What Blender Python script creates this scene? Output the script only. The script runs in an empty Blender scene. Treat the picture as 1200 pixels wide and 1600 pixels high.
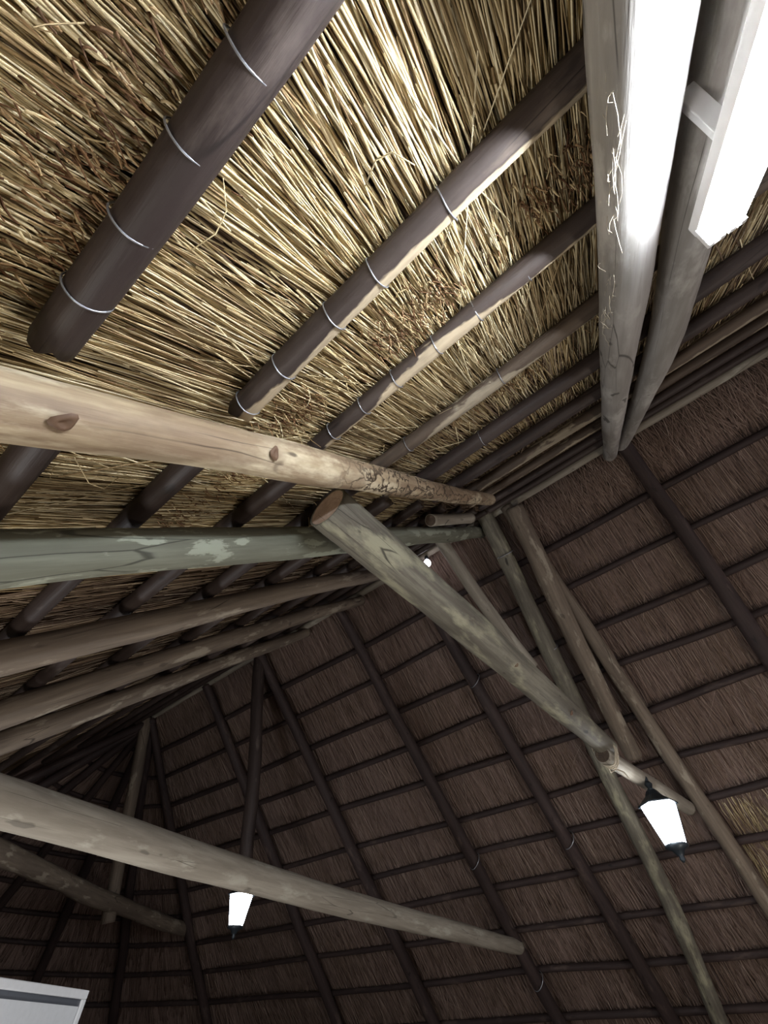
import bpy, math, random
import numpy as np
from mathutils import Vector, Matrix, noise

random.seed(7)
rng = np.random.default_rng(11)
C = bpy.context.scene.collection

# ------------------------------------------------------------------ camera, world, exposure
K = 0.8                     # drawing unit -> metres
CAM = Vector((0, 0, 1.6))   # eye height above the floor
TH = math.radians(42.576)   # roof pitch
RY, RZ = -2.50097, 3.12172  # ridge line, relative to the eye (drawing units)
APEX = 6.57                 # where the ridge stops and the rounded end begins

cam_d = bpy.data.cameras.new('camera')
cam = bpy.data.objects.new('camera', cam_d); C.objects.link(cam)
bpy.context.scene.camera = cam
cam_d.sensor_fit = 'VERTICAL'; cam_d.sensor_height = 36.0; cam_d.sensor_width = 27.0
cam_d.lens = 645.03 / 1600 * 36.0
cam_d.clip_start = 0.02
right = Vector((-0.76302782, -0.64624966, -0.01224436))
down = Vector((0.51788907, -0.59991804, -0.60982723))
fwd = Vector((0.38675503, -0.47165637, 0.79243979))
m = Matrix((right, -down, -fwd)).transposed().to_4x4()
m.translation = CAM
cam.matrix_world = m

sc = bpy.context.scene
sc.view_settings.view_transform = 'Standard'
sc.view_settings.look = 'None'
sc.view_settings.gamma = 1.0
sc.view_settings.use_curve_mapping = False
sc.view_settings.exposure = 1.3
w = bpy.data.worlds.new('world'); sc.world = w; w.use_nodes = True
w.node_tree.nodes['Background'].inputs[0].default_value = (0.62, 0.58, 0.62, 1)
w.node_tree.nodes['Background'].inputs[1].default_value = 0.52


def wp(P):
    return Vector((P[0], P[1], P[2])) * K + CAM


def U(X, s, off=0.0, side='N'):
    """point on a slope: X along the ridge, s down from the ridge, off into the room"""
    sg = 1 if side == 'N' else -1
    return Vector((X, RY + sg * s * math.cos(TH) - off * sg * math.sin(TH), RZ - s * math.sin(TH) - off * math.cos(TH)))


def cone(phi, s, off=0.0):
    a = math.radians(phi)
    d = Vector((math.cos(a), math.sin(a), 0))
    P = Vector((APEX, RY, RZ)) + d * (s * math.cos(TH)) + Vector((0, 0, -s * math.sin(TH)))
    return P - off * (d * math.sin(TH) + Vector((0, 0, math.cos(TH))))


def nrm(side):
    sg = 1 if side == 'N' else -1
    return Vector((0, -sg * math.sin(TH), -math.cos(TH)))   # into the room


def point_light(name, P, power, color, radius=0.08):
    d = bpy.data.lights.new(name, 'POINT'); d.energy = power; d.color = color; d.shadow_soft_size = radius
    o = bpy.data.objects.new(name, d); o.location = wp(P); C.objects.link(o); return o


# unseen fill lights added outside the frame to brighten slopes and board
point_light('fill_light', (1.2, 0.1, -0.9), 12.0, (1.0, 0.95, 0.86), 0.15)
point_light('fill_light', (-1.2, -2.6, -1.2), 22.0, (1.0, 0.92, 0.80), 0.15)
point_light('fill_light', (2.6, -0.5, -1.1), 24.0, (0.95, 0.97, 1.0), 0.15)


# ------------------------------------------------------------------ materials
class NT:
    def __init__(s, name):
        s.m = bpy.data.materials.new(name); s.m.use_nodes = True
        s.t = s.m.node_tree; s.b = s.t.nodes['Principled BSDF']

    def n(s, typ, **kw):
        x = s.t.nodes.new(typ)
        for k, v in kw.items():
            setattr(x, k, v)
        return x

    def l(s, a, b): s.t.links.new(a, b)

    def noise(s, vec, scale, detail=3, rough=0.55):
        x = s.n('ShaderNodeTexNoise'); x.inputs['Scale'].default_value = scale
        x.inputs['Detail'].default_value = detail; x.inputs['Roughness'].default_value = rough
        s.l(vec, x.inputs['Vector']); return x.outputs['Fac']

    def mapping(s, vec, scale, loc=(0, 0, 0)):
        x = s.n('ShaderNodeMapping'); x.inputs['Scale'].default_value = scale; x.inputs['Location'].default_value = loc
        s.l(vec, x.inputs['Vector']); return x.outputs[0]

    def ramp(s, fac, stops):
        x = s.n('ShaderNodeValToRGB'); e = x.color_ramp.elements
        while len(e) < len(stops): e.new(0.5)
        for q, (p, c) in zip(e, stops):
            q.position = p; q.color = (*c, 1) if len(c) == 3 else c
        s.l(fac, x.inputs[0]); return x.outputs[0]

    def mix(s, fac, a, b, blend='MIX'):
        x = s.n('ShaderNodeMix'); x.data_type = 'RGBA'; x.blend_type = blend
        for v, i in ((fac, 0), (a, 6), (b, 7)):
            if hasattr(v, 'links'): s.l(v, x.inputs[i])
            elif i == 0: x.inputs[0].default_value = v
            else: x.inputs[i].default_value = (*v, 1)
        return x.outputs[2]

    def math(s, op, a, b=0.0, clamp=False):
        x = s.n('ShaderNodeMath', operation=op); x.use_clamp = clamp
        for v, i in ((a, 0), (b, 1)):
            if hasattr(v, 'links'): s.l(v, x.inputs[i])
            else: x.inputs[i].default_value = v
        return x.outputs[0]

    def bump(s, h, strength=0.4, dist=0.004):
        x = s.n('ShaderNodeBump'); x.inputs['Strength'].default_value = strength
        x.inputs['Distance'].default_value = dist
        s.l(h, x.inputs['Height']); s.l(x.outputs[0], s.b.inputs['Normal'])


def wood(name, base, dark, pale, patch=0.5, patch_w=0.06, grain=0.5, spots=0.5, rough=0.75, tracks=False, stain=0.0, peel=None, peel_bias=0.0):
    """pole wood: grain runs along local Z; peel = colour of the side where the bark has come off (local +Y)"""
    t = NT(name)
    tc = t.n('ShaderNodeTexCoord'); oi = t.n('ShaderNodeObjectInfo')
    add = t.n('ShaderNodeVectorMath', operation='ADD')
    sh = t.n('ShaderNodeVectorMath', operation='SCALE'); t.l(oi.outputs['Random'], sh.inputs['Scale'])
    sh.inputs[0].default_value = (3.1, 5.7, 17.0)
    t.l(tc.outputs['Object'], add.inputs[0]); t.l(sh.outputs[0], add.inputs[1])
    v = add.outputs[0]
    g = t.noise(t.mapping(v, (60, 60, 3.2)), 1.0, 5, 0.65)
    g2 = t.noise(t.mapping(v, (16, 16, 2.2)), 1.0, 3)
    big = t.noise(t.mapping(v, (14, 14, 4.5)), 1.0, 6, 0.62)
    col = t.mix(t.ramp(g, [(0.38, (0, 0, 0)), (0.60, (1, 1, 1))]), dark, base)
    col = t.mix((1 - grain) * 0.7, col, base)
    col = t.mix(t.ramp(g2, [(0.42, (0, 0, 0)), (0.62, (0.75, 0.75, 0.75))]), col, dark)
    col = t.mix(t.ramp(big, [(patch, (0, 0, 0)), (patch + patch_w, (0.9, 0.9, 0.9))]), col, pale)
    sp = t.noise(t.mapping(v, (22, 22, 9), (4, 2, 1)), 1.0, 2)
    col = t.mix(t.ramp(sp, [(0.69, (0, 0, 0)), (0.74, (spots, spots, spots))]), col, tuple(c * 0.25 for c in dark))
    if stain:
        sn = t.noise(t.mapping(v, (7, 7, 3.6), (1, 9, 2)), 1.0, 5, 0.62)
        col = t.mix(t.ramp(sn, [(0.48, (0, 0, 0)), (0.60, (stain, stain, stain))]), col, tuple(c * 0.9 for c in dark))
    # drying cracks along the grain
    ck = t.n('ShaderNodeTexVoronoi', feature='DISTANCE_TO_EDGE'); ck.inputs['Scale'].default_value = 1.0
    t.l(t.mapping(v, (16, 16, 0.9), (2, 2, 5)), ck.inputs['Vector'])
    cm = t.noise(t.mapping(v, (6, 6, 2.5), (8, 8, 1)), 1.0, 2)
    crack = t.math('MULTIPLY', t.ramp(ck.outputs['Distance'], [(0.003, (1, 1, 1)), (0.009, (0, 0, 0))]), t.ramp(cm, [(0.50, (0, 0, 0)), (0.56, (0.85, 0.85, 0.85))]))
    col = t.mix(crack, col, tuple(c * 0.3 for c in dark))
    h = t.math('ADD', t.math('MULTIPLY', g, 0.7), t.math('MULTIPLY', g2, 0.5))
    if tracks:     # beetle tracks
        wv = t.n('ShaderNodeTexVoronoi', feature='DISTANCE_TO_EDGE'); wv.inputs['Scale'].default_value = 1.0
        dv = t.n('ShaderNodeVectorMath', operation='ADD')
        nz = t.n('ShaderNodeTexNoise'); nz.inputs['Scale'].default_value = 30; t.l(tc.outputs['Object'], nz.inputs['Vector'])
        sc_ = t.n('ShaderNodeVectorMath', operation='SCALE'); sc_.inputs['Scale'].default_value = 1.3
        t.l(nz.outputs['Color'], sc_.inputs[0]); t.l(sc_.outputs[0], dv.inputs[1])
        t.l(t.mapping(tc.outputs['Object'], (26, 26, 15)), dv.inputs[0]); t.l(dv.outputs[0], wv.inputs['Vector'])
        e = t.ramp(wv.outputs['Distance'], [(0.03, (1, 1, 1)), (0.07, (0, 0, 0))])
        sp2 = t.n('ShaderNodeSeparateXYZ'); t.l(tc.outputs['Object'], sp2.inputs[0])
        zone = t.math('MULTIPLY', e, t.math('MULTIPLY', t.math('SUBTRACT', sp2.outputs['Z'], 1.72), 6.0, True), True)
        zone = t.math('MULTIPLY', zone, t.math('MULTIPLY', t.math('SUBTRACT', sp2.outputs['Y'], -0.03), 60.0, True), True)
        col = t.mix(zone, col, tuple(c * 0.30 for c in dark))
        h = t.math('SUBTRACT', h, t.math('MULTIPLY', zone, 1.0))
    if peel:
        sp3 = t.n('ShaderNodeSeparateXYZ'); t.l(tc.outputs['Object'], sp3.inputs[0])
        pn = t.noise(t.mapping(v, (9, 9, 3.3), (7, 1, 0)), 1.0, 5, 0.6)
        f = t.math('ADD', t.math('MULTIPLY', sp3.outputs['Y'], 34.0), t.math('MULTIPLY', t.math('SUBTRACT', pn, 0.5), 3.2))
        f = t.math('MULTIPLY', t.math('ADD', f, peel_bias), 9.0, True)
        pc = t.mix(t.ramp(g, [(0.3, (0, 0, 0)), (0.7, (1, 1, 1))]), tuple(c * 0.62 for c in peel), peel)
        pc = t.mix(t.ramp(big, [(0.55, (0, 0, 0)), (0.66, (0.7, 0.7, 0.7))]), pc, tuple(c * 0.5 for c in peel))
        col = t.mix(f, col, pc)
        h = t.math('SUBTRACT', h, t.math('MULTIPLY', f, 0.8))
    t.l(col, t.b.inputs['Base Color'])
    t.b.inputs['Roughness'].default_value = rough
    t.b.inputs['Specular IOR Level'].default_value = 0.3
    t.bump(h, 0.55, 0.004)
    return t.m


def straw_mat(name, stops, rough=0.8, scale_v=1.0):
    t = NT(name)
    g = t.n('ShaderNodeNewGeometry')
    col = t.ramp(g.outputs['Random Per Island'], stops)
    tc = t.n('ShaderNodeTexCoord')
    n = t.noise(tc.outputs['Object'], 3.0, 3)
    col = t.mix(t.ramp(n, [(0.40, (0, 0, 0)), (0.66, (0.45, 0.45, 0.45))]), col, (0.17, 0.115, 0.075))
    t.l(col, t.b.inputs['Base Color']); t.b.inputs['Roughness'].default_value = rough
    t.b.inputs['Specular IOR Level'].default_value = 0.12
    return t.m


def thatch_mat(name, c0, c1, c2, axis_scale=(110, 110, 6)):
    """backing thatch: fine fibres down the slope (local Y is down-slope)"""
    t = NT(name)
    uv = t.n('ShaderNodeUVMap')
    v = uv.outputs[0]
    f = t.noise(t.mapping(v, (95, 3.2, 1)), 1.0, 4, 0.7)
    f2 = t.noise(t.mapping(v, (28, 1.6, 1), (3, 3, 0)), 1.0, 3)
    b = t.noise(t.mapping(v, (1.7, 1.1, 1)), 1.0, 4)
    col = t.ramp(f, [(0.28, c0), (0.52, c1), (0.78, c2)])
    col = t.mix(t.ramp(f2, [(0.42, (0, 0, 0)), (0.68, (0.55, 0.55, 0.55))]), col, c0)
    col = t.mix(t.ramp(b, [(0.42, (0, 0, 0)), (0.62, (0.35, 0.35, 0.35))]), col, c2)
    t.l(col, t.b.inputs['Base Color']); t.b.inputs['Roughness'].default_value = 0.9
    t.b.inputs['Specular IOR Level'].default_value = 0.1
    t.bump(t.math('ADD', f, f2), 0.9, 0.02)
    return t.m


def plain(name, col, rough=0.5, metal=0.0):
    t = NT(name); tc = t.n('ShaderNodeTexCoord')
    n = t.noise(tc.outputs['Object'], 40, 3)
    t.l(t.mix(t.math('MULTIPLY', n, 0.35), col, tuple(c * 0.6 for c in col)), t.b.inputs['Base Color'])
    t.b.inputs['Roughness'].default_value = rough; t.b.inputs['Metallic'].default_value = metal
    return t.m


def glow(name, col, strength):
    t = NT(name)
    t.b.inputs['Base Color'].default_value = (0.9, 0.9, 0.9, 1)
    t.b.inputs['Emission Color'].default_value = (*col, 1)
    t.b.inputs['Emission Strength'].default_value = strength
    return t.m


M = {}
M['pale'] = wood('peeled_pale_wood', (0.40, 0.315, 0.20), (0.20, 0.135, 0.085), (0.56, 0.475, 0.33), 0.47, 0.10, 0.7, 0.85, 0.6, tracks=True, stain=0.65)
M['pale_side'] = wood('weathered_pale_wood', (0.33, 0.31, 0.29), (0.20, 0.185, 0.165), (0.42, 0.40, 0.37), 0.52, 0.12, 0.45, 0.8, 0.6)
M['green'] = wood('grey_green_wood', (0.185, 0.19, 0.145), (0.115, 0.115, 0.085), (0.30, 0.32, 0.25), 0.53, 0.03, 0.55, 0.3)
M['moss'] = wood('mossy_grey_wood', (0.19, 0.175, 0.135), (0.085, 0.074, 0.057), (0.29, 0.275, 0.19), 0.52, 0.12, 0.7, 0.85, stain=0.5)
M['grey'] = wood('dull_grey_wood', (0.30, 0.27, 0.22), (0.19, 0.165, 0.13), (0.36, 0.34, 0.28), 0.56, 0.1, 0.5, 0.5)
M['brown'] = wood('grey_brown_wood', (0.20, 0.16, 0.12), (0.11, 0.085, 0.065), (0.30, 0.26, 0.20), 0.57, 0.06, 0.6, 0.5)
M['dark'] = wood('dark_bark', (0.046, 0.030, 0.027), (0.026, 0.017, 0.016), (0.075, 0.052, 0.044), 0.58, 0.1, 0.6, 0.5, 0.7)
M['bark'] = wood('brown_bark', (0.050, 0.036, 0.031), (0.028, 0.019, 0.017), (0.095, 0.074, 0.064), 0.60, 0.10, 0.6, 0.6, 0.55)
M['half'] = wood('half_peeled_bark', (0.055, 0.040, 0.033), (0.030, 0.021, 0.018), (0.10, 0.075, 0.058), 0.6, 0.1, 0.6, 0.6, 0.6, peel=(0.46, 0.37, 0.25), peel_bias=0.38)
M['half2'] = wood('partly_peeled_bark', (0.095, 0.068, 0.048), (0.05, 0.036, 0.027), (0.16, 0.12, 0.09), 0.6, 0.1, 0.6, 0.6, 0.65, peel=(0.30, 0.25, 0.18), peel_bias=0.1)
M['cut'] = wood('sawn_end_grain', (0.55, 0.40, 0.31), (0.38, 0.26, 0.19), (0.6, 0.47, 0.37), 0.6, 0.1, 0.3, 0.2)
M['cutdark'] = wood('dark_end_grain', (0.10, 0.07, 0.05), (0.05, 0.035, 0.025), (0.2, 0.15, 0.1), 0.6, 0.1, 0.3, 0.2)
M['knot'] = plain('knot_wood', (0.12, 0.065, 0.035), 0.7)
M['wire'] = plain('galvanised_wire', (0.38, 0.39, 0.42), 0.4, 0.8)
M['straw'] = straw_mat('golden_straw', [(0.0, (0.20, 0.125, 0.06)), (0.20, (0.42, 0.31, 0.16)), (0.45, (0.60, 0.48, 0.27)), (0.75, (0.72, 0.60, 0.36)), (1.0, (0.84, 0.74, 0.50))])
M['darkstraw'] = straw_mat('dark_brown_straw', [(0.0, (0.09, 0.055, 0.038)), (0.4, (0.20, 0.14, 0.095)), (0.8, (0.32, 0.24, 0.165)), (1.0, (0.46, 0.37, 0.25))])  # darker, browner mix than the golden straw
M['fluff'] = straw_mat('brown_straw_ends', [(0.0, (0.07, 0.032, 0.016)), (0.5, (0.18, 0.095, 0.045)), (0.85, (0.36, 0.24, 0.12)), (1.0, (0.60, 0.48, 0.27))])
M['oldstraw'] = straw_mat('old_brown_straw', [(0.0, (0.18, 0.12, 0.10)), (0.5, (0.27, 0.19, 0.155)), (0.9, (0.34, 0.25, 0.205)), (1.0, (0.42, 0.33, 0.27))])
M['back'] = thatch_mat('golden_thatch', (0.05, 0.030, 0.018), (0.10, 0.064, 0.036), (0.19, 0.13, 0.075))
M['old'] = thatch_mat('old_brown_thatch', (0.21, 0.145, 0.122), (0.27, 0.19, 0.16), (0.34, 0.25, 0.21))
M['rope'] = straw_mat('pale_twine', [(0.0, (0.5, 0.44, 0.33)), (1.0, (0.72, 0.66, 0.52))])
M['black'] = plain('black_painted_metal', (0.035, 0.045, 0.055), 0.4, 0.5)
M['white'] = plain('white_enamel', (0.80, 0.80, 0.80), 0.35)
M['tube'] = glow('fluorescent_tube_glow', (0.84, 0.91, 1.0), 112.0)
M['lantern'] = glow('lantern_glass_glow', (0.92, 0.96, 1.0), 16.0)
M['bulb'] = glow('small_bulb_glow', (1.0, 0.93, 1.0), 5.0)
M['boardwhite'] = plain('board_white_frame', (0.88, 0.90, 0.92), 0.35)
M['boardface'] = plain('board_pale_panel', (0.80, 0.83, 0.86), 0.3)
M['boarddark'] = plain('board_dark_line', (0.10, 0.11, 0.13), 0.4)
M['floor'] = plain('dark_floor_boards', (0.12, 0.085, 0.06), 0.6)


# ------------------------------------------------------------------ mesh helpers
def mesh_obj(name, verts, faces, mat, parent=None, matrix=None, smooth=True):
    """verts in world metres; matrix = the object's frame"""
    me = bpy.data.meshes.new(name)
    if matrix is not None:
        inv = matrix.inverted(); verts = [inv @ Vector(v) for v in verts]
    me.from_pydata([tuple(v) for v in verts], [], faces)
    for mm in (mat if isinstance(mat, (list, tuple)) else [mat]): me.materials.append(mm)
    if smooth: me.polygons.foreach_set('use_smooth', [True] * len(me.polygons))
    o = bpy.data.objects.new(name, me); C.objects.link(o)
    if matrix is not None: o.matrix_world = matrix
    if parent is not None:
        o.parent = parent; o.matrix_parent_inverse = parent.matrix_world.inverted()
    return o


def tag(o, label, cat, group=None, kind=None):
    o['label'] = label; o['category'] = cat
    if group: o['group'] = group
    if kind: o['kind'] = kind
    return o


def empty(name, P, label, cat, group=None):
    o = bpy.data.objects.new(name, None); o.location = P; C.objects.link(o)
    o.matrix_world = Matrix.Translation(P)
    return tag(o, label, cat, group)


def frame_of(a, b, up):
    z = (b - a).normalized(); x = (up - z * up.dot(z)).normalized(); y = z.cross(x)
    mt = Matrix((x, y, z)).transposed().to_4x4(); mt.translation = a
    return mt


def pole(name, pts, radii, mat, label=None, cat=None, group=None, up=Vector((0, 0, 1)), seg=20, step=0.035, wob=0.10, bumps=0.05,
         endcap=None, ragged=False, parent=None):
    """a natural pole through pts (drawing units) with radii (drawing units)"""
    P = [wp(p) for p in pts]; R = [r * K for r in radii]
    L = [0.0]
    for a, b in zip(P, P[1:]): L.append(L[-1] + (b - a).length)
    n = max(6, int(L[-1] / step))
    mt = frame_of(P[0], P[-1], up)
    x0, y0 = mt.col[0].to_3d(), mt.col[1].to_3d()
    seed = random.uniform(0, 500)
    ts = [0.0] + [i / n for i in range(n + 1)] + [1.0]
    verts, faces, mi = [], [], []
    # smooth the path a little (Catmull-Rom on the length)
    def at(t):
        d = t * L[-1]
        i = max(j for j in range(len(L) - 1) if L[j] <= d + 1e-9)
        u = min(1, (d - L[i]) / (L[i + 1] - L[i]))
        p0 = P[max(i - 1, 0)]; p1 = P[i]; p2 = P[i + 1]; p3 = P[min(i + 2, len(P) - 1)]
        c = 0.5 * ((2 * p1) + (p2 - p0) * u + (2 * p0 - 5 * p1 + 4 * p2 - p3) * u * u + (3 * p1 - p0 - 3 * p2 + p3) * u ** 3)
        return c, R[i] * (1 - u) + R[i + 1] * u
    for k, t in enumerate(ts):
        c, r = at(t)
        d = t * L[-1]
        c = c + (x0 * noise.noise(Vector((seed, d * 1.4, 0))) + y0 * noise.noise(Vector((seed, d * 1.4, 9)))) * r * wob * 3
        r = r * (1 + wob * noise.noise(Vector((d * 2.2, seed, 3))))
        if k in (0, len(ts) - 1): r *= 0.90
        for j in range(seg):
            a = 2 * math.pi * j / seg
            dd = x0 * math.cos(a) + y0 * math.sin(a)
            rr = r * (1 + bumps * noise.noise(Vector((math.cos(a) * 1.3 + seed, math.sin(a) * 1.3, d * 5))) + bumps * 0.4 * noise.noise(Vector((math.cos(a) * 4 + seed, math.sin(a) * 4, d * 16))))
            q = c + dd * rr
            if ragged and k in (0, 1):
                q = q - mt.col[2].to_3d() * r * 0.5 * noise.noise(Vector((math.cos(a) * 2, math.sin(a) * 2, seed)))
            verts.append(q)
    for k in range(len(ts) - 1):
        for j in range(seg):
            a = k * seg + j; b = k * seg + (j + 1) % seg
            faces.append((a, b, b + seg, a + seg))
    c0, c1 = len(verts), len(verts) + 1
    verts.append(at(0)[0]); verts.append(at(1)[0])
    nb = len(faces)
    last = (len(ts) - 1) * seg
    for j in range(seg):
        faces.append((c0, (j + 1) % seg, j)); faces.append((c1, last + j, last + (j + 1) % seg))
    o = mesh_obj(name, verts, faces, [mat, endcap or M['cutdark']], parent, mt)
    o.data.polygons.foreach_set('material_index', [0] * nb + [1] * (2 * seg))
    for p in o.data.polygons[nb:]: p.use_smooth = False
    if label: tag(o, label, cat, group)
    return o


def tube_loop(name, pts, r, mat, parent, closed=False, seg=8):
    n = len(pts); verts, faces = [], []
    for i in range(n):
        a = pts[(i - 1) % n] if closed else pts[max(i - 1, 0)]
        b = pts[(i + 1) % n] if closed else pts[min(i + 1, n - 1)]
        z = (b - a).normalized(); x = z.orthogonal().normalized()
        if i: x = (px_ - z * px_.dot(z)).normalized()
        px_ = x; y = z.cross(x)
        for j in range(seg):
            q = 2 * math.pi * j / seg
            verts.append(pts[i] + (x * math.cos(q) + y * math.sin(q)) * r)
    for i in range(n if closed else n - 1):
        for j in range(seg):
            a = i * seg + j; b = i * seg + (j + 1) % seg
            c = ((i + 1) % n) * seg
            faces.append((a, b, c + (j + 1) % seg, c + j))
    if not closed:
        faces.append(tuple(reversed(range(seg)))); faces.append(tuple(range((n - 1) * seg, n * seg)))
    return mesh_obj(name, verts, faces, mat, parent)


def wire_tie(parent, P, axis, up, r, thick=0.0011, tilt=0.16):
    """galvanised wire wound once around a lath at P (world), with a twisted tail"""
    z = axis.normalized(); x = (up - z * up.dot(z)).normalized(); y = z.cross(x)
    pts = []
    for i in range(28):
        a = 2 * math.pi * i / 28
        pts.append(P + (x * math.cos(a) + y * math.sin(a)) * r + z * (math.sin(a + 0.8) * tilt * r + 0.0006 * math.sin(3 * a)))
    return tube_loop('wire_tie', pts, thick, M['wire'], parent, True)


def box(name, c, sx, sy, sz, mat, parent=None, rot=None):
    v = [Vector((x * sx / 2, y * sy / 2, z * sz / 2)) for x in (-1, 1) for y in (-1, 1) for z in (-1, 1)]
    if rot is not None: v = [rot @ q for q in v]
    v = [q + c for q in v]
    f = [(0, 1, 3, 2), (4, 6, 7, 5), (0, 4, 5, 1), (2, 3, 7, 6), (0, 2, 6, 4), (1, 5, 7, 3)]
    o = mesh_obj(name, v, f, mat, parent, smooth=False)
    bv = o.modifiers.new('bevel', 'BEVEL'); bv.width = min(sx, sy, sz) * 0.12; bv.segments = 2
    return o


# ------------------------------------------------------------------ roof shell
def slope_mesh(name, side, x0, x1, s0, s1, mat, amp=0.012):
    nx, ns = int((x1 - x0) / 0.08), int((s1 - s0) / 0.10)
    verts, faces, uvs = [], [], []
    for thick in (0, 1):
        for i in range(nx + 1):
            for j in range(ns + 1):
                X = x0 + (x1 - x0) * i / nx; s = s0 + (s1 - s0) * j / ns
                d = amp * (noise.noise(Vector((X * 4, s * 1.5, 1))) + 0.5 * noise.noise(Vector((X * 17, s * 2, 5))))
                verts.append(wp(U(X, s, (-0.03 + d) if not thick else -0.22, side)))
    for k in (0, 1):
        b = k * (nx + 1) * (ns + 1)
        for i in range(nx):
            for j in range(ns):
                q = (b + i * (ns + 1) + j, b + (i + 1) * (ns + 1) + j, b + (i + 1) * (ns + 1) + j + 1, b + i * (ns + 1) + j + 1)
                faces.append(q)
    o = mesh_obj(name, verts, faces, mat)
    uvl = o.data.uv_layers.new(name='uv')
    n1 = (nx + 1) * (ns + 1)
    for lp in o.data.loops:
        k = lp.vertex_index % n1; i, j = divmod(k, ns + 1)
        uvl.data[lp.index].uv = (x0 + (x1 - x0) * i / nx, s0 + (s1 - s0) * j / ns)
    o['kind'] = 'structure'
    return o


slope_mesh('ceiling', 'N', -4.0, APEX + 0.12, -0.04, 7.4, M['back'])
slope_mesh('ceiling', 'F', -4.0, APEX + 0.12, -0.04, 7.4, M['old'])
# rounded end
verts, faces, uvl_ = [], [], []
NA, NS = 72, 60
for i in range(NA + 1):
    for j in range(NS + 1):
        ph = -90 + 180 * i / NA; s = 7.4 * j / NS
        d = 0.01 * (noise.noise(Vector((ph * 0.3, s * 1.5, 1))) + 0.5 * noise.noise(Vector((ph, s * 2, 5))))
        verts.append(wp(cone(ph, s, -0.03 + d)))
        uvl_.append((math.radians(ph) * 2.4, s))
for i in range(NA):
    for j in range(NS):
        a = i * (NS + 1) + j
        faces.append((a, a + NS + 1, a + NS + 2, a + 1))
o = mesh_obj('ceiling', verts, faces, M['old'])
ul = o.data.uv_layers.new(name='uv')
for lp in o.data.loops: ul.data[lp.index].uv = uvl_[lp.vertex_index]
o['kind'] = 'structure'
# floor under it all
fl = mesh_obj('floor', [Vector((-4, -8, 0)), Vector((11, -8, 0)), Vector((11, 5, 0)), Vector((-4, 5, 0))], [(0, 1, 2, 3)], M['floor'], smooth=False)
fl['kind'] = 'structure'


# ------------------------------------------------------------------ straw
def straws(name, base, dirs, length, radius, bend, mat, label, cat, up):
    """base, dirs: (n,3) arrays in drawing units; each straw a bent three-sided reed"""
    n = len(base)
    dirs = dirs / np.linalg.norm(dirs, axis=1, keepdims=True)
    upv = np.broadcast_to(np.asarray(up, float), dirs.shape)
    x = np.cross(dirs, upv); x /= np.linalg.norm(x, axis=1, keepdims=True)
    y = np.cross(x, dirs)
    rings = 4
    V = np.zeros((n, rings, 3, 3))
    for k in range(rings):
        u = k / (rings - 1)
        c = base + dirs * (length * u)[:, None] + x * (bend[:, 0] * (u - u * u) * 4)[:, None] + y * (bend[:, 1] * (u - u * u) * 4)[:, None]
        for j in range(3):
            a = 2 * math.pi * j / 3 + 0.5
            V[:, k, j] = c + (x * math.cos(a) + y * math.sin(a)) * (radius * (1 - 0.35 * u))[:, None]
    V = V.reshape(-1, 3) * K + np.array(CAM)
    f = []
    for k in range(rings - 1):
        for j in range(3):
            f.append((k * 3 + j, k * 3 + (j + 1) % 3, (k + 1) * 3 + (j + 1) % 3, (k + 1) * 3 + j))
    f = np.array(f)
    Fq = (np.arange(n)[:, None, None] * (rings * 3) + f[None]).reshape(-1, 4)
    t = (np.arange(n)[:, None] * (rings * 3) + np.array([0, 2, 1])[None])
    t2 = (np.arange(n)[:, None] * (rings * 3) + np.array([9, 10, 11])[None])
    me = bpy.data.meshes.new(name)
    me.vertices.add(len(V)); me.vertices.foreach_set('co', V.ravel())
    loops = np.concatenate([Fq.ravel(), t.ravel(), t2.ravel()])
    me.loops.add(len(loops)); me.loops.foreach_set('vertex_index', loops.astype(np.int32))
    npoly = len(Fq) + len(t) * 2
    me.polygons.add(npoly)
    ls = np.concatenate([np.arange(len(Fq)) * 4, len(Fq) * 4 + np.arange(len(t) * 2) * 3])
    lt = np.concatenate([np.full(len(Fq), 4), np.full(len(t) * 2, 3)])
    me.polygons.foreach_set('loop_start', ls.astype(np.int32)); me.polygons.foreach_set('loop_total', lt.astype(np.int32))
    me.update(calc_edges=True); me.validate()
    me.materials.append(mat)
    o = bpy.data.objects.new(name, me); C.objects.link(o)
    tag(o, label, cat, kind='stuff')
    return o


def basis(side):
    sg = 1 if side == 'N' else -1
    ex = np.array([1.0, 0, 0]); es = np.array([0, sg * math.cos(TH), -math.sin(TH)])
    en = np.array([0, -sg * math.sin(TH), -math.cos(TH)])
    o = np.array([0, RY, RZ])
    return o, ex, es, en


def wave(x, s, seed):
    v = 0
    for k in range(5):
        r = np.random.default_rng(seed + k); a = r.uniform(1.2, 4.5, 2); p = r.uniform(0, 6.28)
        v = v + np.sin(a[0] * x * 1.6 + a[1] * s * 0.9 + p) / 5
    return v


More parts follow.
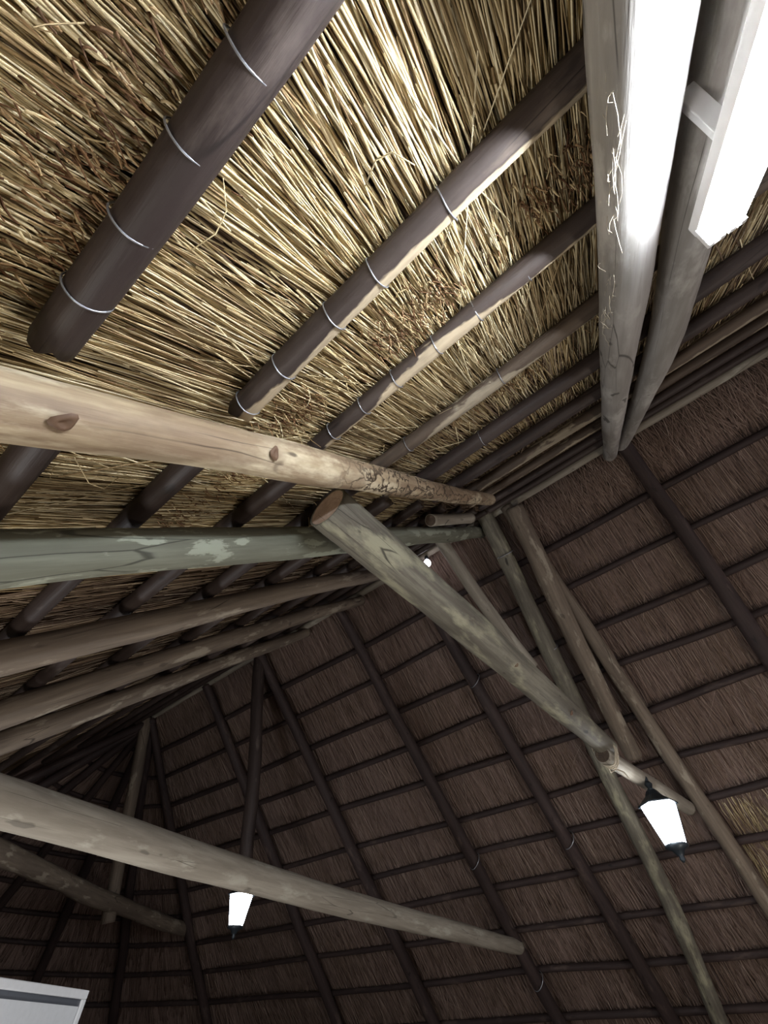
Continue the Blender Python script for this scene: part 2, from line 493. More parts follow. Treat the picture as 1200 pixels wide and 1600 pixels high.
def slope_straws(name, side, n, xr, sr, rad, lens, ang, mat, label, courses=None, lift=0.012, seed=1, low=-0.028):
    r = np.random.default_rng(seed)
    o, ex, es, en = basis(side)
    X = r.uniform(xr[0], xr[1], n); s = r.uniform(sr[0], sr[1], n)
    L = r.uniform(lens[0], lens[1], n)
    if courses:      # straws end in ragged rows where one bundle overlaps the next
        cs = np.array(courses); pick = r.random(n) < 0.40
        c = cs[r.integers(0, len(cs), n)] + r.normal(0, 0.035, n) + 0.05 * wave(X * 2, X * 0, seed)
        s = np.where(pick, c + L, s)      # the lower end lies on the row
    cell = np.floor(X / 0.035).astype(int) * 131 + np.floor(s / 0.35).astype(int)    # handfuls of straw lie together
    clump = np.random.default_rng(seed + 50).normal(0, 1, 4096)[cell % 4096]
    A = r.normal(0, ang * 0.5, n) + clump * ang + 0.05 * wave(X, s, seed + 9)
    out = r.random(n) < 0.012
    A = np.where(out, r.normal(0, 0.33, n), A)
    tilt = r.normal(0.0, 0.010, n)
    dirs = (-es)[None] * np.cos(A)[:, None] + ex[None] * np.sin(A)[:, None] + en[None] * tilt[:, None]
    off = r.uniform(low, lift, n)
    off = np.where(out, lift + 0.006, off)
    base = o + ex * X[:, None] + es * s[:, None] + en * off[:, None]
    R = r.uniform(rad[0], rad[1], n)
    bend = np.stack([r.normal(0, 0.007, n), r.normal(0, 0.002, n)], 1) * (L / 0.4)[:, None]
    return straws(name, base, dirs, L, R, bend, mat, label, 'thatch', en)


slope_straws('thatch_straw', 'N', 9000, (-0.9, 1.35), (1.9, 4.5), (0.0012, 0.0026), (0.35, 0.8), 0.05, M['darkstraw'],
             'brown under-layer of the near thatch seen in the gaps between golden straws', seed=2, low=-0.028, lift=-0.012)
slope_straws('thatch_straw', 'N', 8500, (-0.9, 1.35), (1.9, 4.5), (0.0013, 0.0025), (0.35, 0.85), 0.045, M['straw'],
             'golden loose-laid straw of the near thatch between and above the big laths', courses=[3.73, 3.13, 2.46], seed=3, low=-0.012)
slope_straws('thatch_straw', 'N', 10000, (1.2, 5.5), (1.2, 4.6), (0.0018, 0.004), (0.3, 0.7), 0.06, M['darkstraw'],
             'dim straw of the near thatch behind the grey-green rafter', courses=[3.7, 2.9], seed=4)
slope_straws('thatch_straw', 'N', 7000, (-3.5, 1.3), (0.0, 2.2), (0.0015, 0.003), (0.3, 0.6), 0.06, M['darkstraw'],
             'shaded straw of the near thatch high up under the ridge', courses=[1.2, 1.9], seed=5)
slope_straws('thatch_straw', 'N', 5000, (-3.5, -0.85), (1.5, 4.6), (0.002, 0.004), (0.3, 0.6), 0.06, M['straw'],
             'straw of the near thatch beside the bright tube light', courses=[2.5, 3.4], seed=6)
slope_straws('thatch_straw', 'F', 30000, (-1.8, 7.0), (0.0, 5.2), (0.0015, 0.0032), (0.2, 0.5), 0.05, M['oldstraw'],
             'old brown straw of the far roof slope between its laths', seed=7, lift=0.008)
# rounded end straws
r = np.random.default_rng(21)
n = 12000
ph = r.uniform(-90, 40, n); s = r.uniform(0.1, 5.6, n) ** 1
keep = r.random(n) < (s / 5.6 + 0.15); ph, s = ph[keep], s[keep]; n = len(ph)
a = np.radians(ph); ca, sa = np.cos(a), np.sin(a)
es = np.stack([ca * math.cos(TH), sa * math.cos(TH), -np.full(n, math.sin(TH))], 1)
en = -np.stack([ca * math.sin(TH), sa * math.sin(TH), np.full(n, math.cos(TH))], 1)
et = np.stack([-sa, ca, np.zeros(n)], 1)
base = np.array([APEX, RY, RZ]) + es * s[:, None] + en * r.uniform(-0.02, 0.02, n)[:, None]
A = r.normal(0, 0.08, n)
straws('thatch_straw', base, -es * np.cos(A)[:, None] + et * np.sin(A)[:, None], r.uniform(0.15, 0.45, n), r.uniform(0.0025, 0.005, n),
       np.stack([r.normal(0, 0.01, n), r.normal(0, 0.006, n)], 1), M['oldstraw'],
       'old dark straw of the rounded roof end fanning from its apex', 'thatch', (0.3, 0.5, -0.8))
# short broken ends standing out along the bundle rows
o_, ex, es1, en1 = basis('N')
r = np.random.default_rng(31)
n = 6000
row = r.choice([3.73, 3.13, 2.46], n, p=[0.45, 0.42, 0.13]); X = r.uniform(-0.35, 1.2, n)
dens = np.clip(0.5 + 1.4 * wave(X * 3, row * 5, 77), 0.05, 1)
k = r.random(n) < dens; row, X = row[k], X[k]; n = len(X)
s = row + r.normal(0, 0.045, n) + 0.05 * wave(X * 2, X * 0, 3)
v = r.normal(0, 1, (n, 3)); v = v / np.linalg.norm(v, axis=1, keepdims=True)
v = v * 0.55 + (-es1) * 0.8 + en1 * 0.35
base = o_ + ex * X[:, None] + es1 * s[:, None] + en1 * r.uniform(0.0, 0.022, n)[:, None]
straws('straw_ends', base, v, r.uniform(0.008, 0.030, n), r.uniform(0.0010, 0.0024, n), np.stack([r.normal(0, 0.001, n), r.normal(0, 0.001, n)], 1),
       M['fluff'], 'ragged rows of short broken brown straw ends across the near thatch', 'straw', en1)
# fringe of loose straw just below the ridge on the far slope
of, exf, esf, enf = basis('F')
n = 2600
X = r.uniform(-1.6, 0.62, n); s = r.uniform(0.02, 0.20, n)
A = r.normal(0, 0.22, n)
straws('loose_straw', of + exf * X[:, None] + esf * s[:, None] + enf * r.uniform(0.02, 0.06, n)[:, None],
       esf * np.cos(A)[:, None] + exf * np.sin(A)[:, None] + enf * r.normal(0.06, 0.06, n)[:, None], r.uniform(0.08, 0.30, n),
       r.uniform(0.0015, 0.003, n), np.stack([r.normal(0, 0.01, n), r.normal(0, 0.01, n)], 1), M['oldstraw'],
       'loose straw fringe hanging under the ridge at the top of the far slope', 'straw', enf)
# yellowish light low on the far slope, at the right, painted as paler straw
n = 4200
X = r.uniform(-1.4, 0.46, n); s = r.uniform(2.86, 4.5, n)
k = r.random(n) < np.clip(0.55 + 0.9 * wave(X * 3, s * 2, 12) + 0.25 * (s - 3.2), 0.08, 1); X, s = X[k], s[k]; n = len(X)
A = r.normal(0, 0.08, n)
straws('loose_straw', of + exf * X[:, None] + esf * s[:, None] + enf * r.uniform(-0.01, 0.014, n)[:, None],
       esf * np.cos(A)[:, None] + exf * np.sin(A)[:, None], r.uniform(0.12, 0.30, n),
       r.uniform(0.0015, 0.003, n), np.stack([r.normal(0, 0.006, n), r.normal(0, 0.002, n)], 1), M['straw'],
       'lit patch painted as paler straw in the far thatch right of the lantern', 'straw', enf)

# ------------------------------------------------------------------ laths of the near slope
EX = Vector((1, 0, 0)); NN = nrm('N'); NF = nrm('F')


def near_lath(xs, ss, rad, mat, label, wires=(), off=None, ragged=True, group=None, seg=22):
    off = off if off is not None else 0.018
    pts = [U(x, s, off + rad, 'N') for x, s in zip(xs, ss)]
    o = pole('roof_lath', pts, [rad] * len(pts), mat, label, 'lath', group, up=NN, ragged=ragged, seg=seg, bumps=0.05, wob=0.07, step=0.03)
    for wx in wires:
        i = max(0, min(len(xs) - 2, sum(1 for x in xs[1:] if (x < wx) == (xs[0] < xs[-1]))))
        u = (wx - xs[i]) / (xs[i + 1] - xs[i])
        s = ss[i] + (ss[i + 1] - ss[i]) * u
        wire_tie(o, wp(U(wx, s, off + rad)), EX, NN, rad * K * 1.06)
    return o


# each starts (broken end) over the pale rafter and runs to the right
near_lath([0.455, 0.1, -0.5, -2.2], [3.668, 3.662, 3.660, 3.66], 0.0285, M['bark'],
          'thick dark-brown lath, lowest and nearest on the thatch, bound with four wires', (0.027, 0.128, 0.242, 0.354, -0.12))
near_lath([0.47, 0.1, -0.5, -2.2], [3.318, 3.325, 3.332, 3.33], 0.0275, M['half'],
          'half-peeled two-tone lath next above the thick dark one on the bright thatch', (-0.078, 0.073, 0.18, 0.324, 0.44))
near_lath([0.52, 0.1, -0.5, -2.2], [3.0, 3.005, 3.01, 3.0], 0.0245, M['half'],
          'slim half-peeled lath, third up the bright thatch, wired six times', (-0.164, -0.036, 0.081, 0.21, 0.323, 0.439))
near_lath([0.56, 0.1, -0.5, -2.4], [2.615, 2.60, 2.62, 2.6], 0.027, M['half2'],
          'grey partly peeled lath, fourth up, where the bright thatch ends', (0.0, 0.38))
near_lath([0.62, 0.0, -2.4], [2.19, 2.19, 2.18], 0.034, M['bark'], 'shaded lath, fifth up the near slope from the thick dark one', (0.2,))
near_lath([0.64, 0.0, -2.6], [1.78, 1.77, 1.77], 0.034, M['bark'], 'shaded lath, sixth up the near slope from the thick dark one')
near_lath([0.64, 0.0, -2.6], [1.43, 1.41, 1.42], 0.034, M['half2'], 'shaded lath, seventh up the near slope from the thick dark one')
near_lath([0.66, 0.0, -2.8], [1.05, 1.04, 1.04], 0.030, M['half2'], 'shaded lath, eighth up the near slope, third below the ridge')
near_lath([0.68, 0.0, -2.8], [0.68, 0.68, 0.68], 0.030, M['bark'], 'shaded lath on the near slope, second below the ridge')
near_lath([0.70, 0.0, -2.8], [0.32, 0.32, 0.32], 0.028, M['bark'], 'shaded lath on the near slope, next below the ridge')
# the next lengths, from the pale rafter away towards the rounded end
for s, rad, lab in ((3.60, 0.032, 'dark lath stub between the pale rafter and the grey-green rafter, at the left edge'),
                    (3.30, 0.030, 'dark lath crossing behind the pale rafter, second from the left edge'),
                    (2.96, 0.032, 'dark lath crossing behind the pale rafter, third from the left edge'),
                    (2.60, 0.032, 'dark lath behind the two big near rafters, fourth from the left edge'),
                    (2.20, 0.032, 'dark lath on the dim near thatch left of the ridge, fifth up'),
                    (1.78, 0.030, 'dark lath on the dim near thatch left of the ridge, sixth up'),
                    (1.40, 0.030, 'dark lath on the dim near thatch left of the ridge, seventh up'),
                    (1.02, 0.030, 'dark lath on the dim near thatch left of the ridge, third below it'),
                    (0.66, 0.030, 'dark lath on the dim near thatch left of the ridge, second below it'),
                    (0.30, 0.028, 'dark lath on the dim near thatch left of the ridge, next below it')):
    x0 = 0.62 if s > 2.4 else 0.72
    near_lath([x0, 2.0, 4.0, APEX], [s, s + 0.01, s - 0.02, s], rad, M['bark'], lab, off=0.010)

# ------------------------------------------------------------------ big rafters of the near slope
def rafter(X, s0, s1, rads, mat, label, off=0.13, side='N', cap=None, name='rafter_pole', group=None, offs=None, seg=26, wob=0.08, bumps=0.06, wander=0.0):
    k = len(X)
    pts = []
    for i in range(k):
        s = s0 + (s1 - s0) * i / (k - 1)
        oo = offs[i] if offs else off
        pts.append(U(X[i], s, oo, side))
    return pole(name, pts, rads, mat, label, 'rafter', group, up=nrm(side), seg=seg, wob=wob, bumps=bumps, endcap=cap)


rafter([0.475, 0.483, 0.50, 0.512, 0.518, 0.50, 0.49], 5.2, 1.16, [0.044, 0.043, 0.046, 0.049, 0.047, 0.043, 0.038], M['pale'],
       'pale peeled rafter with knots and beetle tracks, crossing the left under the bright thatch', off=0.125, cap=M['cut'], bumps=0.07, wob=0.13)
rafter([0.93, 0.925, 0.93, 0.93, 0.93, 0.93], 5.2, 0.0, [0.058, 0.058, 0.060, 0.060, 0.058, 0.055], M['green'],
       'thick grey-green rafter with flaking patches, next behind the pale peeled rafter', off=0.14)
rafter([1.72, 1.66, 1.58, 1.56, 1.58], 5.2, 0.15, [0.055, 0.055, 0.055, 0.05, 0.045], M['brown'],
       'weathered brown rafter behind the grey-green rafter, at the left edge', off=0.13)
rafter([2.75, 2.60, 2.40, 2.35, 2.4], 5.2, 0.1, [0.065, 0.065, 0.062, 0.055, 0.05], M['brown'],
       'rough grey rafter with a pale torn upper edge, second behind the grey-green rafter', off=0.13)
rafter([3.3, 3.22, 3.28, 3.3, 3.3], 5.2, 0.05, [0.065, 0.065, 0.065, 0.06, 0.055], M['brown'],
       'dark rafter farthest left on the near slope, along the ridge shadow', off=0.13)
rafter([-0.320, -0.333, -0.341, -0.345, -0.35, -0.352], 5.0, -0.38, [0.060, 0.057, 0.056, 0.055, 0.052, 0.050], M['pale_side'],
       'stout pale rafter running down the upper right, brightly lit by the tube light', off=0.13, bumps=0.04, wob=0.05)
rafter([-0.455, -0.46, -0.49, -0.53, -0.50, -0.45], 5.0, 0.1, [0.052, 0.052, 0.054, 0.056, 0.05, 0.042], M['pale_side'],
       'bowed thinner rafter tucked against the stout pale rafter in the upper right', off=0.12)
pole('pole_stub', [U(0.80, 1.55, 0.10), U(0.72, 0.95, 0.12)], [0.04, 0.04], M['grey'],
     'short sawn pole end between the pale and grey-green rafters near the ridge', 'pole', up=NN)

# ridge pole
pole('ridge_pole', [Vector((x, RY, RZ - 0.085)) for x in (-3.5, -1.5, 0.2, 2.2, 4.5, APEX)], [0.036, 0.036, 0.034, 0.036, 0.034, 0.03], M['grey'],
     'thin grey ridge pole where the near and far slopes meet', 'pole', up=Vector((0, 0, -1)))

# ------------------------------------------------------------------ far slope: rafters and laths
for X0, X1, r0, lab in ((-1.62, -1.60, 0.055, 'dark rafter of the far slope at the right edge, under the bluish glare'),
                        (-0.47, -0.38, 0.060, 'dark rafter of the far slope, rightmost of the full-length ones below the ridge'),
                        (0.58, 0.50, 0.060, 'rafter of the far slope just right of the lit lantern, paler at its lower end'),
                        (1.74, 1.66, 0.060, 'dark rafter of the far slope passing behind the mossy cross pole'),
                        (2.72, 2.64, 0.058, 'dark rafter of the far slope that the lower grey cross pole ends on'),
                        (4.06, 4.03, 0.060, 'dark rafter of the far slope, third left of the mossy cross pole'),
                        (5.18, 5.44, 0.060, 'dark rafter of the far slope right of the small round lantern')):
    rafter([X0, (X0 * 2 + X1) / 3, (X0 + X1 * 2) / 3, X1, X1], 0.05, 6.6, [r0 * 0.9, r0, r0, r0, r0], M['brown'] if X0 == 0.58 else M['dark'], lab, off=0.105, side='F', seg=18)
for lab, xs_ in (('dark rafter of the far slope passing behind', ((2.86, 1.68), (1.33, 1.71))), ('dark rafter of the far slope that the lower', ((2.86, 2.66), (3.96, 2.65)))):
    fo = [o for o in C.objects if o.get('label', '').startswith(lab)][0]
    for s_, x_ in xs_:
        wire_tie(fo, wp(U(x_, s_, 0.105, 'F')), wp(U(x_, s_ + 1, 0.105, 'F')) - wp(U(x_, s_, 0.105, 'F')), NF, 0.064 * K, 0.003, 0.5)
FROWS = [0.56, 0.93, 1.33, 1.69, 2.08, 2.50, 2.84, 3.20, 3.58, 3.96, 4.35, 4.75, 5.15, 5.6]
ORD = ['topmost', 'second', 'third', 'fourth', 'fifth', 'sixth', 'seventh', 'eighth', 'ninth', 'tenth', 'eleventh', 'twelfth', 'thirteenth', 'fourteenth']
for i, s in enumerate(FROWS):
    q = random.Random(i)
    xs = [-3.0, -1.6, -0.42, 0.54, 1.7, 2.68, 4.05, 5.2, APEX + s * 0.26]
    pts = [U(x, s + q.uniform(-0.022, 0.022), 0.030 + q.uniform(-.004, .004), 'F') for x in xs[:-1]] + [cone(-69, s, 0.030)]
    pole('roof_lath', pts, [0.027 + q.uniform(-0.003, 0.003)] * 9, M['dark'],
         'dark horizontal lath of the far slope, %s row below the ridge' % ORD[i], 'lath', 'laths of the far slope', up=NF, seg=12, step=0.06, wob=0.10)
HIPS = [-69, -43, -20, 4, 28, 52, 74]
for i, ph in enumerate(HIPS):
    lab = ['dark hip rafter between the far slope and the rounded end', 'dark rafter of the rounded end, first left of the hip rafter',
           'dark rafter of the rounded end, second left of the hip rafter', 'dark rafter of the rounded end, third left of the hip rafter',
           'rafter of the rounded end, fourth left of the hip rafter', 'rafter of the rounded end, fifth left of the hip rafter',
           'rafter of the rounded end, last before the near slope'][i]
    pole('rafter_pole', [cone(ph, s, 0.105) for s in (0.05, 2.2, 4.4, 6.6)], [0.05, 0.058, 0.06, 0.06], M['dark'], lab, 'rafter', up=Vector((0, 0, -1)), seg=18)
for i, s in enumerate(FROWS):
    pts = [cone(ph, s, 0.030) for ph in HIPS]
    pole('roof_lath', pts, [0.026] * len(pts), M['dark'], 'dark bent lath ring of the rounded end, %s row below the apex' % ORD[i],
         'lath', 'lath rings of the rounded end', up=Vector((0, 0, -1)), seg=10, step=0.08, wob=0.06)

# extra poles against the far slope
S_ = pole('strut_pole', [U(0.775, -0.02, 0.17, 'F'), U(0.82, 0.45, 0.2, 'F'), U(0.935, 1.577, 0.2, 'F'), U(1.043, 2.496, 0.2, 'F'), U(1.151, 3.447, 0.2, 'F'), U(1.292, 4.279, 0.2, 'F'), U(1.5, 5.6, 0.2, 'F')],
          [0.070, 0.072, 0.072, 0.068, 0.062, 0.058, 0.058], M['moss'], 'long greenish pole running down the far slope just left of the lantern', 'pole', up=NF, seg=20)
for s_, x_ in ((0.42, 0.80), (1.30, 0.905)):
    b = wire_tie(S_, wp(U(x_, s_, 0.2, 'F')), wp(U(0.935, 1.577, 0.2, 'F')) - wp(U(0.80, 0.30, 0.2, 'F')), NF, 0.075 * K, 0.004, 0.08)
    b.name = 'metal_band'
pole('strut_pole', [U(1.24, -0.12, 0.30, 'F'), U(1.18, 0.70, 0.30, 'F'), U(1.10, 1.36, 0.30, 'F')], [0.060, 0.060, 0.055], M['grey'],
     'short grey strut dropping from the grey-green rafter behind the mossy cross pole', 'pole', up=NF, seg=18)
pole('strut_pole', [U(0.52, 0.10, 0.16, 'F'), U(0.585, 0.66, 0.17, 'F'), U(0.695, 1.51, 0.19, 'F'), U(0.775, 2.30, 0.20, 'F')], [0.075, 0.078, 0.074, 0.066], M['brown'],
     'dark grey pole on the far slope that ends beside the lantern bracket', 'pole', up=NF, seg=18)

# ------------------------------------------------------------------ cross poles and king posts
P_ = pole('cross_pole', [Vector((0.690, -0.535, 1.14)), Vector((0.695, -1.6, 1.15)), Vector((0.698, -2.6, 1.14)), Vector((0.700, -3.02, 1.14))],
          [0.082, 0.080, 0.066, 0.060], M['moss'], 'mossy grey cross pole with a fresh sawn end below the pale rafter', 'pole', up=Vector((0, 0, -1)),
          endcap=M['cut'], seg=28, bumps=0.05, wob=0.05)
pole('pole_stub', [Vector((0.715, -2.90, 1.065)), Vector((0.69, -3.5, 1.09)), Vector((0.635, -4.46, 1.12))], [0.046, 0.05, 0.05], M['grey'],
     'short pale pole lashed to the end of the mossy cross pole, behind the lit lantern', 'pole', up=Vector((0, 0, -1)), seg=22, wob=0.05)
pole('cross_pole', [Vector((2.32, 0.2, 0.62)), Vector((2.36, -0.47, 0.61)), Vector((2.56, -1.98, 0.60)), Vector((2.66, -3.4, 0.59)), Vector((2.66, -5.12, 0.57))],
     [0.080, 0.080, 0.072, 0.066, 0.055], M['grey'], 'long grey cross pole in the lower left passing above the small round lantern', 'pole', up=Vector((0, 0, -1)),
     endcap=M['grey'], seg=24, bumps=0.04, wob=0.05)
pole('cross_pole', [Vector((4.6, -0.2, 1.05)), Vector((5.34, -1.28, 1.05)), Vector((6.5, -2.85, 1.05)), Vector((7.54, -4.70, 1.05))],
     [0.085, 0.082, 0.078, 0.07], M['brown'], 'dark cross pole under the rounded end at the lower left', 'pole', up=Vector((0, 0, -1)), seg=20)
pole('king_post', [Vector((4.1, -2.51, 3.0)), Vector((4.1, -2.70, 2.1)), Vector((4.1, -2.90, 0.98))], [0.07, 0.07, 0.065], M['bark'],
     'dark upright post dropping from the ridge behind the grey cross pole to the small lantern', 'post', up=EX, seg=18)
pole('king_post', [Vector((6.6, -2.43, 3.0)), Vector((6.6, -2.70, 2.0)), Vector((6.6, -2.97, 0.90))], [0.075, 0.075, 0.07], M['brown'],
     'grey upright post dropping from the apex of the rounded end, sawn off below', 'post', up=EX, seg=18, endcap=M['cut'])
# knots on the big poles
def knot(parent, P, n, r, mat=None):
    """a raised knot with a dark hollow"""
    z = n.normalized(); x = z.orthogonal().normalized(); y = z.cross(x)
    verts, faces = [], []
    prof = [(1.5, -0.25), (1.25, 0.10), (0.95, 0.26), (0.70, 0.20), (0.45, -0.05), (0.15, -0.12)]
    for rr, h in prof:
        for j in range(14):
            a = 2 * math.pi * j / 14; k = 1 + 0.15 * math.sin(3 * a + r * 900)
            verts.append(P + (x * math.cos(a) * 1.3 + y * math.sin(a)) * r * rr * k + z * h * r)
    for i in range(len(prof) - 1):
        for j in range(14):
            faces.append((i * 14 + j, i * 14 + (j + 1) % 14, (i + 1) * 14 + (j + 1) % 14, (i + 1) * 14 + j))
    faces.append(tuple(range((len(prof) - 1) * 14, len(prof) * 14)))
    return mesh_obj('knot', verts, faces, mat or M['knot'], parent)


objs = {o.get('label', ''): o for o in C.objects}
A_ = [o for l, o in objs.items() if l.startswith('pale peeled rafter')][0]
for X, s, rr, ang in ((0.502, 3.27, 0.011, 0.15), (0.49, 3.67, 0.012, -0.5), (0.51, 3.02, 0.006, 0.9), (0.515, 2.75, 0.007, -0.7)):
    c = wp(U(X, s, 0.125)); d = (CAM - c).normalized()
    es_ = Vector((0, math.cos(TH), -math.sin(TH)))
    d = (d - es_ * d.dot(es_)).normalized()
    d = Matrix.Rotation(ang, 3, es_) @ d
    knot(A_, c + d * 0.046 * K, d, rr * 0.6)
for y, z, x, ang, rr in ((-2.35, 1.13, 0.698, 0.3, 0.010), (-1.75, 1.145, 0.697, 0.2, 0.009), (-2.93, 1.14, 0.70, 0.0, 0.013)):
    c = wp((x, y, z)); d = (CAM - c).normalized(); d.y = 0; d.normalize(); d = Matrix.Rotation(ang, 3, 'Y') @ d
    rad = 0.080 + (0.056 - 0.080) * min(1, max(0, (-1.6 - y) / 1.8))
    knot(P_, c + d * rad * K * 0.95, d, rr * 0.6)

# twine lashing on the mossy pole
pts = []
for i in range(120):
    q = i / 120 * 2 * math.pi * 6
    y = -2.93 - 0.06 * i / 120 + 0.010 * math.sin(i * 1.7)
    pts.append(wp((0.705 + 0.062 * math.cos(q), y, 1.105 + (0.096 + 0.004 * random.random()) * math.sin(q))))
tw = tube_loop('twine_lashing', pts, 0.0025, M['rope'], None, seg=6)
tag(tw, 'pale twine lashed around the mossy cross pole where the greenish pole crosses it', 'rope')
pts = [wp((0.700, -2.96, 1.03)) + Vector((0.03 * math.sin(i), -0.020 * i, -0.008 - 0.004 * i * (i % 3))) for i in range(6)]
tube_loop('loose_end', pts, 0.003, M['rope'], tw, seg=6)

# loose straw and bark fibres on the stout lit rafter
n = 160
rr_ = np.random.default_rng(5)
o_, ex, es1, en1 = basis('N')
n = 90
s = np.concatenate([rr_.uniform(3.15, 3.5, 50), rr_.uniform(2.6, 3.0, 40)])
base = o_ + ex * (-0.292 + rr_.normal(0, 0.006, n))[:, None] + es1 * s[:, None] + en1 * (0.155 + rr_.uniform(-0.01, 0.012, n))[:, None]
A = rr_.normal(0, 0.13, n)
dv = es1[None] * np.cos(A)[:, None] * np.where(rr_.random(n) < .5, 1, -1)[:, None] + ex * np.sin(A)[:, None] + en1 * rr_.normal(0.05, 0.07, n)[:, None]
straws('loose_straw', base, dv, rr_.uniform(0.02, 0.11, n), rr_.uniform(0.0004, 0.0008, n), np.stack([rr_.normal(0, 0.007, n), rr_.normal(0, 0.005, n)], 1),
       M['rope'], 'stray pale fibres clinging to the edge of the stout lit rafter', 'straw', en1)
n = 26
Xs = rr_.uniform(-0.2, 1.0, n); ss = rr_.uniform(2.4, 3.8, n)
base = o_ + ex * Xs[:, None] + es1 * ss[:, None] + en1 * 0.03
v = rr_.normal(0, 1, (n, 3)); v[:, :] += en1 * 0.8
straws('loose_straw', base, v, rr_.uniform(0.04, 0.14, n), rr_.uniform(0.0008, 0.0018, n), np.stack([rr_.normal(0, 0.02, n), rr_.normal(0, 0.02, n)], 1),
       M['straw'], 'single stray straws sticking out of the bright near thatch', 'straw', en1)

# ------------------------------------------------------------------ twin tube light on the bowed rafter
a = wp(U(-0.412, 3.09, 0.272)); b = wp(U(-0.405, 3.72, 0.272))
zt = (b - a).normalized(); xt = NN.cross(zt).normalized()
fx = empty('tube_light', a, 'dazzling twin fluorescent tube light fixed to the bowed rafter at the upper right', 'light')
rot = Matrix((xt, NN, zt)).transposed()
mid = (a + b) / 2; Lt = (b - a).length
box('housing', mid - NN * 0.026, 0.046, 0.018, Lt + 0.02, M['white'], fx, rot)
for sg in (-1, 1):
    cc = xt * sg * 0.013
    tube_loop('tube', [a + cc + zt * (Lt * i / 12) for i in range(13)], 0.0095, M['tube'], fx, seg=16)
    for e in (a, b):
        box('lamp_holder', e + cc - NN * 0.006, 0.022, 0.030, 0.010, M['white'], fx, rot)
for k in (0.25, 0.75):
    box('bracket', a + zt * Lt * k - NN * 0.075 - xt * 0.0, 0.02, 0.08, 0.012, M['white'], fx, rot)


# ------------------------------------------------------------------ lanterns
def hexring(c, r, z, ph=0.0, n=6):
    return [c + Vector((r * math.cos(2 * math.pi * i / n + ph), r * math.sin(2 * math.pi * i / n + ph), z)) for i in range(n)]


def loft(name, c, prof, mat, parent, n=6, ph=0.0, smooth=False):
    verts, faces = [], []
    for r, z in prof: verts += hexring(c, r, z, ph, n)
    for i in range(len(prof) - 1):
        for j in range(n):
            faces.append((i * n + j, i * n + (j + 1) % n, (i + 1) * n + (j + 1) % n, (i + 1) * n + j))
    faces.append(tuple(reversed(range(n)))); faces.append(tuple(range((len(prof) - 1) * n, len(prof) * n)))
    return mesh_obj(name, verts, faces, mat, parent, smooth=smooth)


def lantern(top, label, H=0.34, ph=0.3, hook=0.05):
    """coach lantern hanging from top (world)"""
    e = empty('hanging_lantern', top, label, 'lantern', 'hanging coach lanterns')
    k = H / 0.34
    loft('hook', top, [(0.004, 0.0), (0.009, -0.012 * k), (0.009, -hook * k)], M['black'], e, 10)
    z = -hook * k
    loft('finial', top, [(0.012, z), (0.020, z - 0.012 * k), (0.011, z - 0.028 * k), (0.024, z - 0.04 * k)], M['black'], e, 12, smooth=True)
    z -= 0.04 * k
    loft('cap', top, [(0.026 * k, z), (0.040 * k, z - 0.022 * k), (0.078 * k, z - 0.050 * k), (0.092 * k, z - 0.058 * k), (0.092 * k, z - 0.064 * k)], M['black'], e, 6, ph)
    z -= 0.064 * k
    g0, g1 = 0.078 * k, 0.044 * k
    h = 0.155 * k
    loft('glass', top, [(g0, z), (g1, z - h)], M['lantern'], e, 6, ph)
    for i in range(6):
        p = hexring(top, g0 + 0.002, z, ph)[i]; q = hexring(top, g1 + 0.002, z - h, ph)[i]
        tube_loop('glazing_bar', [p, q], 0.0022, M['black'], e, seg=6)
    loft('base', top, [(g1 + 0.006, z - h + 0.002), (g1 + 0.008, z - h - 0.008 * k), (0.026 * k, z - h - 0.02 * k), (0.018 * k, z - h - 0.034 * k), (0.010 * k, z - h - 0.040 * k), (0.013 * k, z - h - 0.050 * k), (0.004, z - h - 0.062 * k)],
         M['black'], e, 12, smooth=True)
    return e


lantern(wp((0.648, -3.46, 1.085)), 'big glowing coach lantern hanging under the mossy cross pole at the right', 0.35, 0.35, 0.03)
point_light('lantern_bulb', (0.655, -3.30, 0.80), 0.6, (0.92, 0.96, 1.0), 0.05)
lantern(wp((4.1, -2.92, 0.99)), 'smaller distant glowing lantern under the grey cross pole at the lower left', 0.34, 0.1, 0.02)

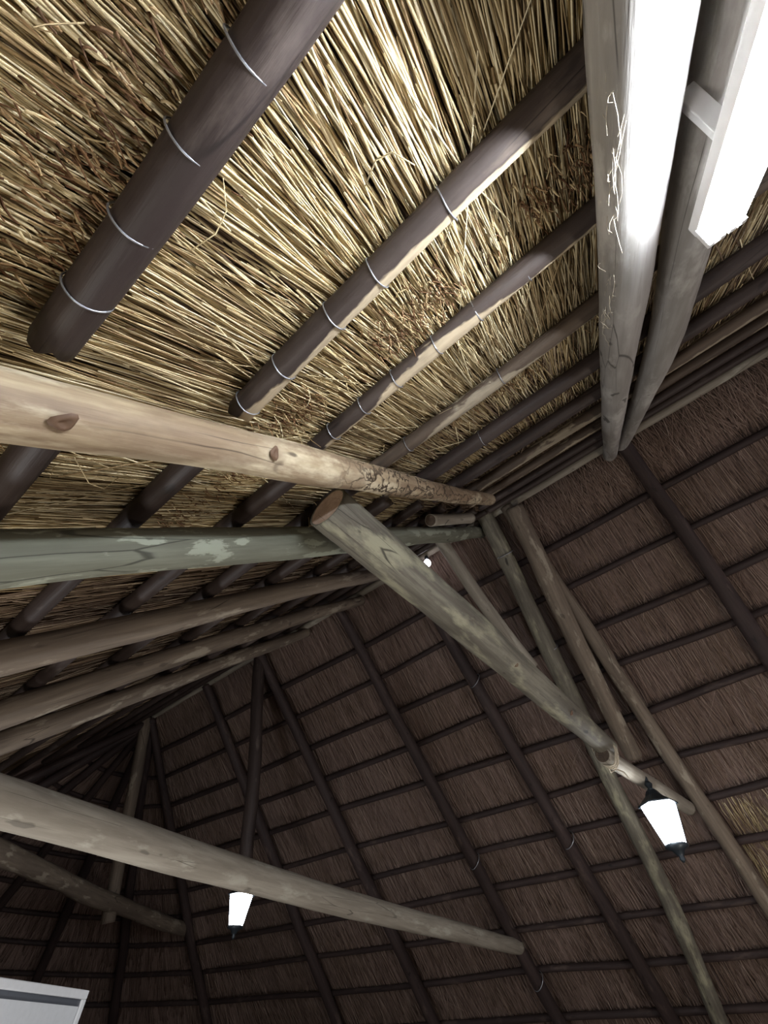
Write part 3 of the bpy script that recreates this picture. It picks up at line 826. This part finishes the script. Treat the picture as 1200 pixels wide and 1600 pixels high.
# small bare bulb seen behind the mossy cross pole
bl = empty('light_bulb', wp(U(1.50, 0.20, 0.16, 'F')), 'tiny bright bulb glinting behind the mossy cross pole, by the short strut', 'bulb')
c = wp(U(1.50, 0.12, 0.16, 'F'))
loft('socket', c, [(0.012, 0.05), (0.016, 0.045), (0.016, 0.012)], M['black'], bl, 12, smooth=True)
loft('glass', c, [(0.010, 0.014), (0.024, -0.006), (0.030, -0.024), (0.024, -0.042), (0.008, -0.052)], M['bulb'], bl, 14, smooth=True)

# ------------------------------------------------------------------ framed board at the lower left
p0 = wp((4.60, -2.11, 0.283)); p1 = wp((3.90, -1.06, 0.283))
ux = (p1 - p0).normalized(); uz = Vector((0, 0, 1)); un = ux.cross(uz)
if un.dot(CAM - p0) < 0: un = -un
bd = empty('display_board', Vector((p0.x, p0.y, 0)), 'white-edged display board with a dark inner line, cut off at the lower left corner', 'board')
rotb = Matrix((ux, un, uz)).transposed()
Wd = 1.15; Hd = 0.75


def bbox(name, u0, u1, v0, v1, d0, d1, mat):
    c = p0 + ux * (u0 + u1) / 2 - uz * (v0 + v1) / 2 + un * (d0 + d1) / 2
    return box(name, c, abs(u1 - u0), abs(d1 - d0), abs(v1 - v0), mat, bd, rotb)


bbox('backing', 0.01, Wd - 0.01, 0.01, Hd - 0.01, -0.03, 0.0, M['boarddark'])
bbox('frame_rail', 0, Wd, 0, 0.035, -0.035, 0.012, M['boardwhite'])
bbox('frame_rail', 0, Wd, Hd - 0.035, Hd, -0.035, 0.012, M['boardwhite'])
bbox('frame_stile', 0, 0.035, 0.035, Hd - 0.035, -0.035, 0.012, M['boardwhite'])
bbox('frame_stile', Wd - 0.035, Wd, 0.035, Hd - 0.035, -0.035, 0.012, M['boardwhite'])
bbox('panel', 0.045, Wd - 0.045, 0.062, 0.185, 0.0, 0.006, M['boardface'])
bbox('panel', 0.05, Wd - 0.05, 0.22, Hd - 0.07, 0.0, 0.006, M['boarddark'])
for u in (0.12, Wd - 0.12):
    hgt = p0.z - 0.3
    box('leg', Vector(((p0 + ux * u).x, (p0 + ux * u).y, hgt / 2)) - un * 0.05, 0.04, 0.03, hgt, M['black'], bd, rotb)
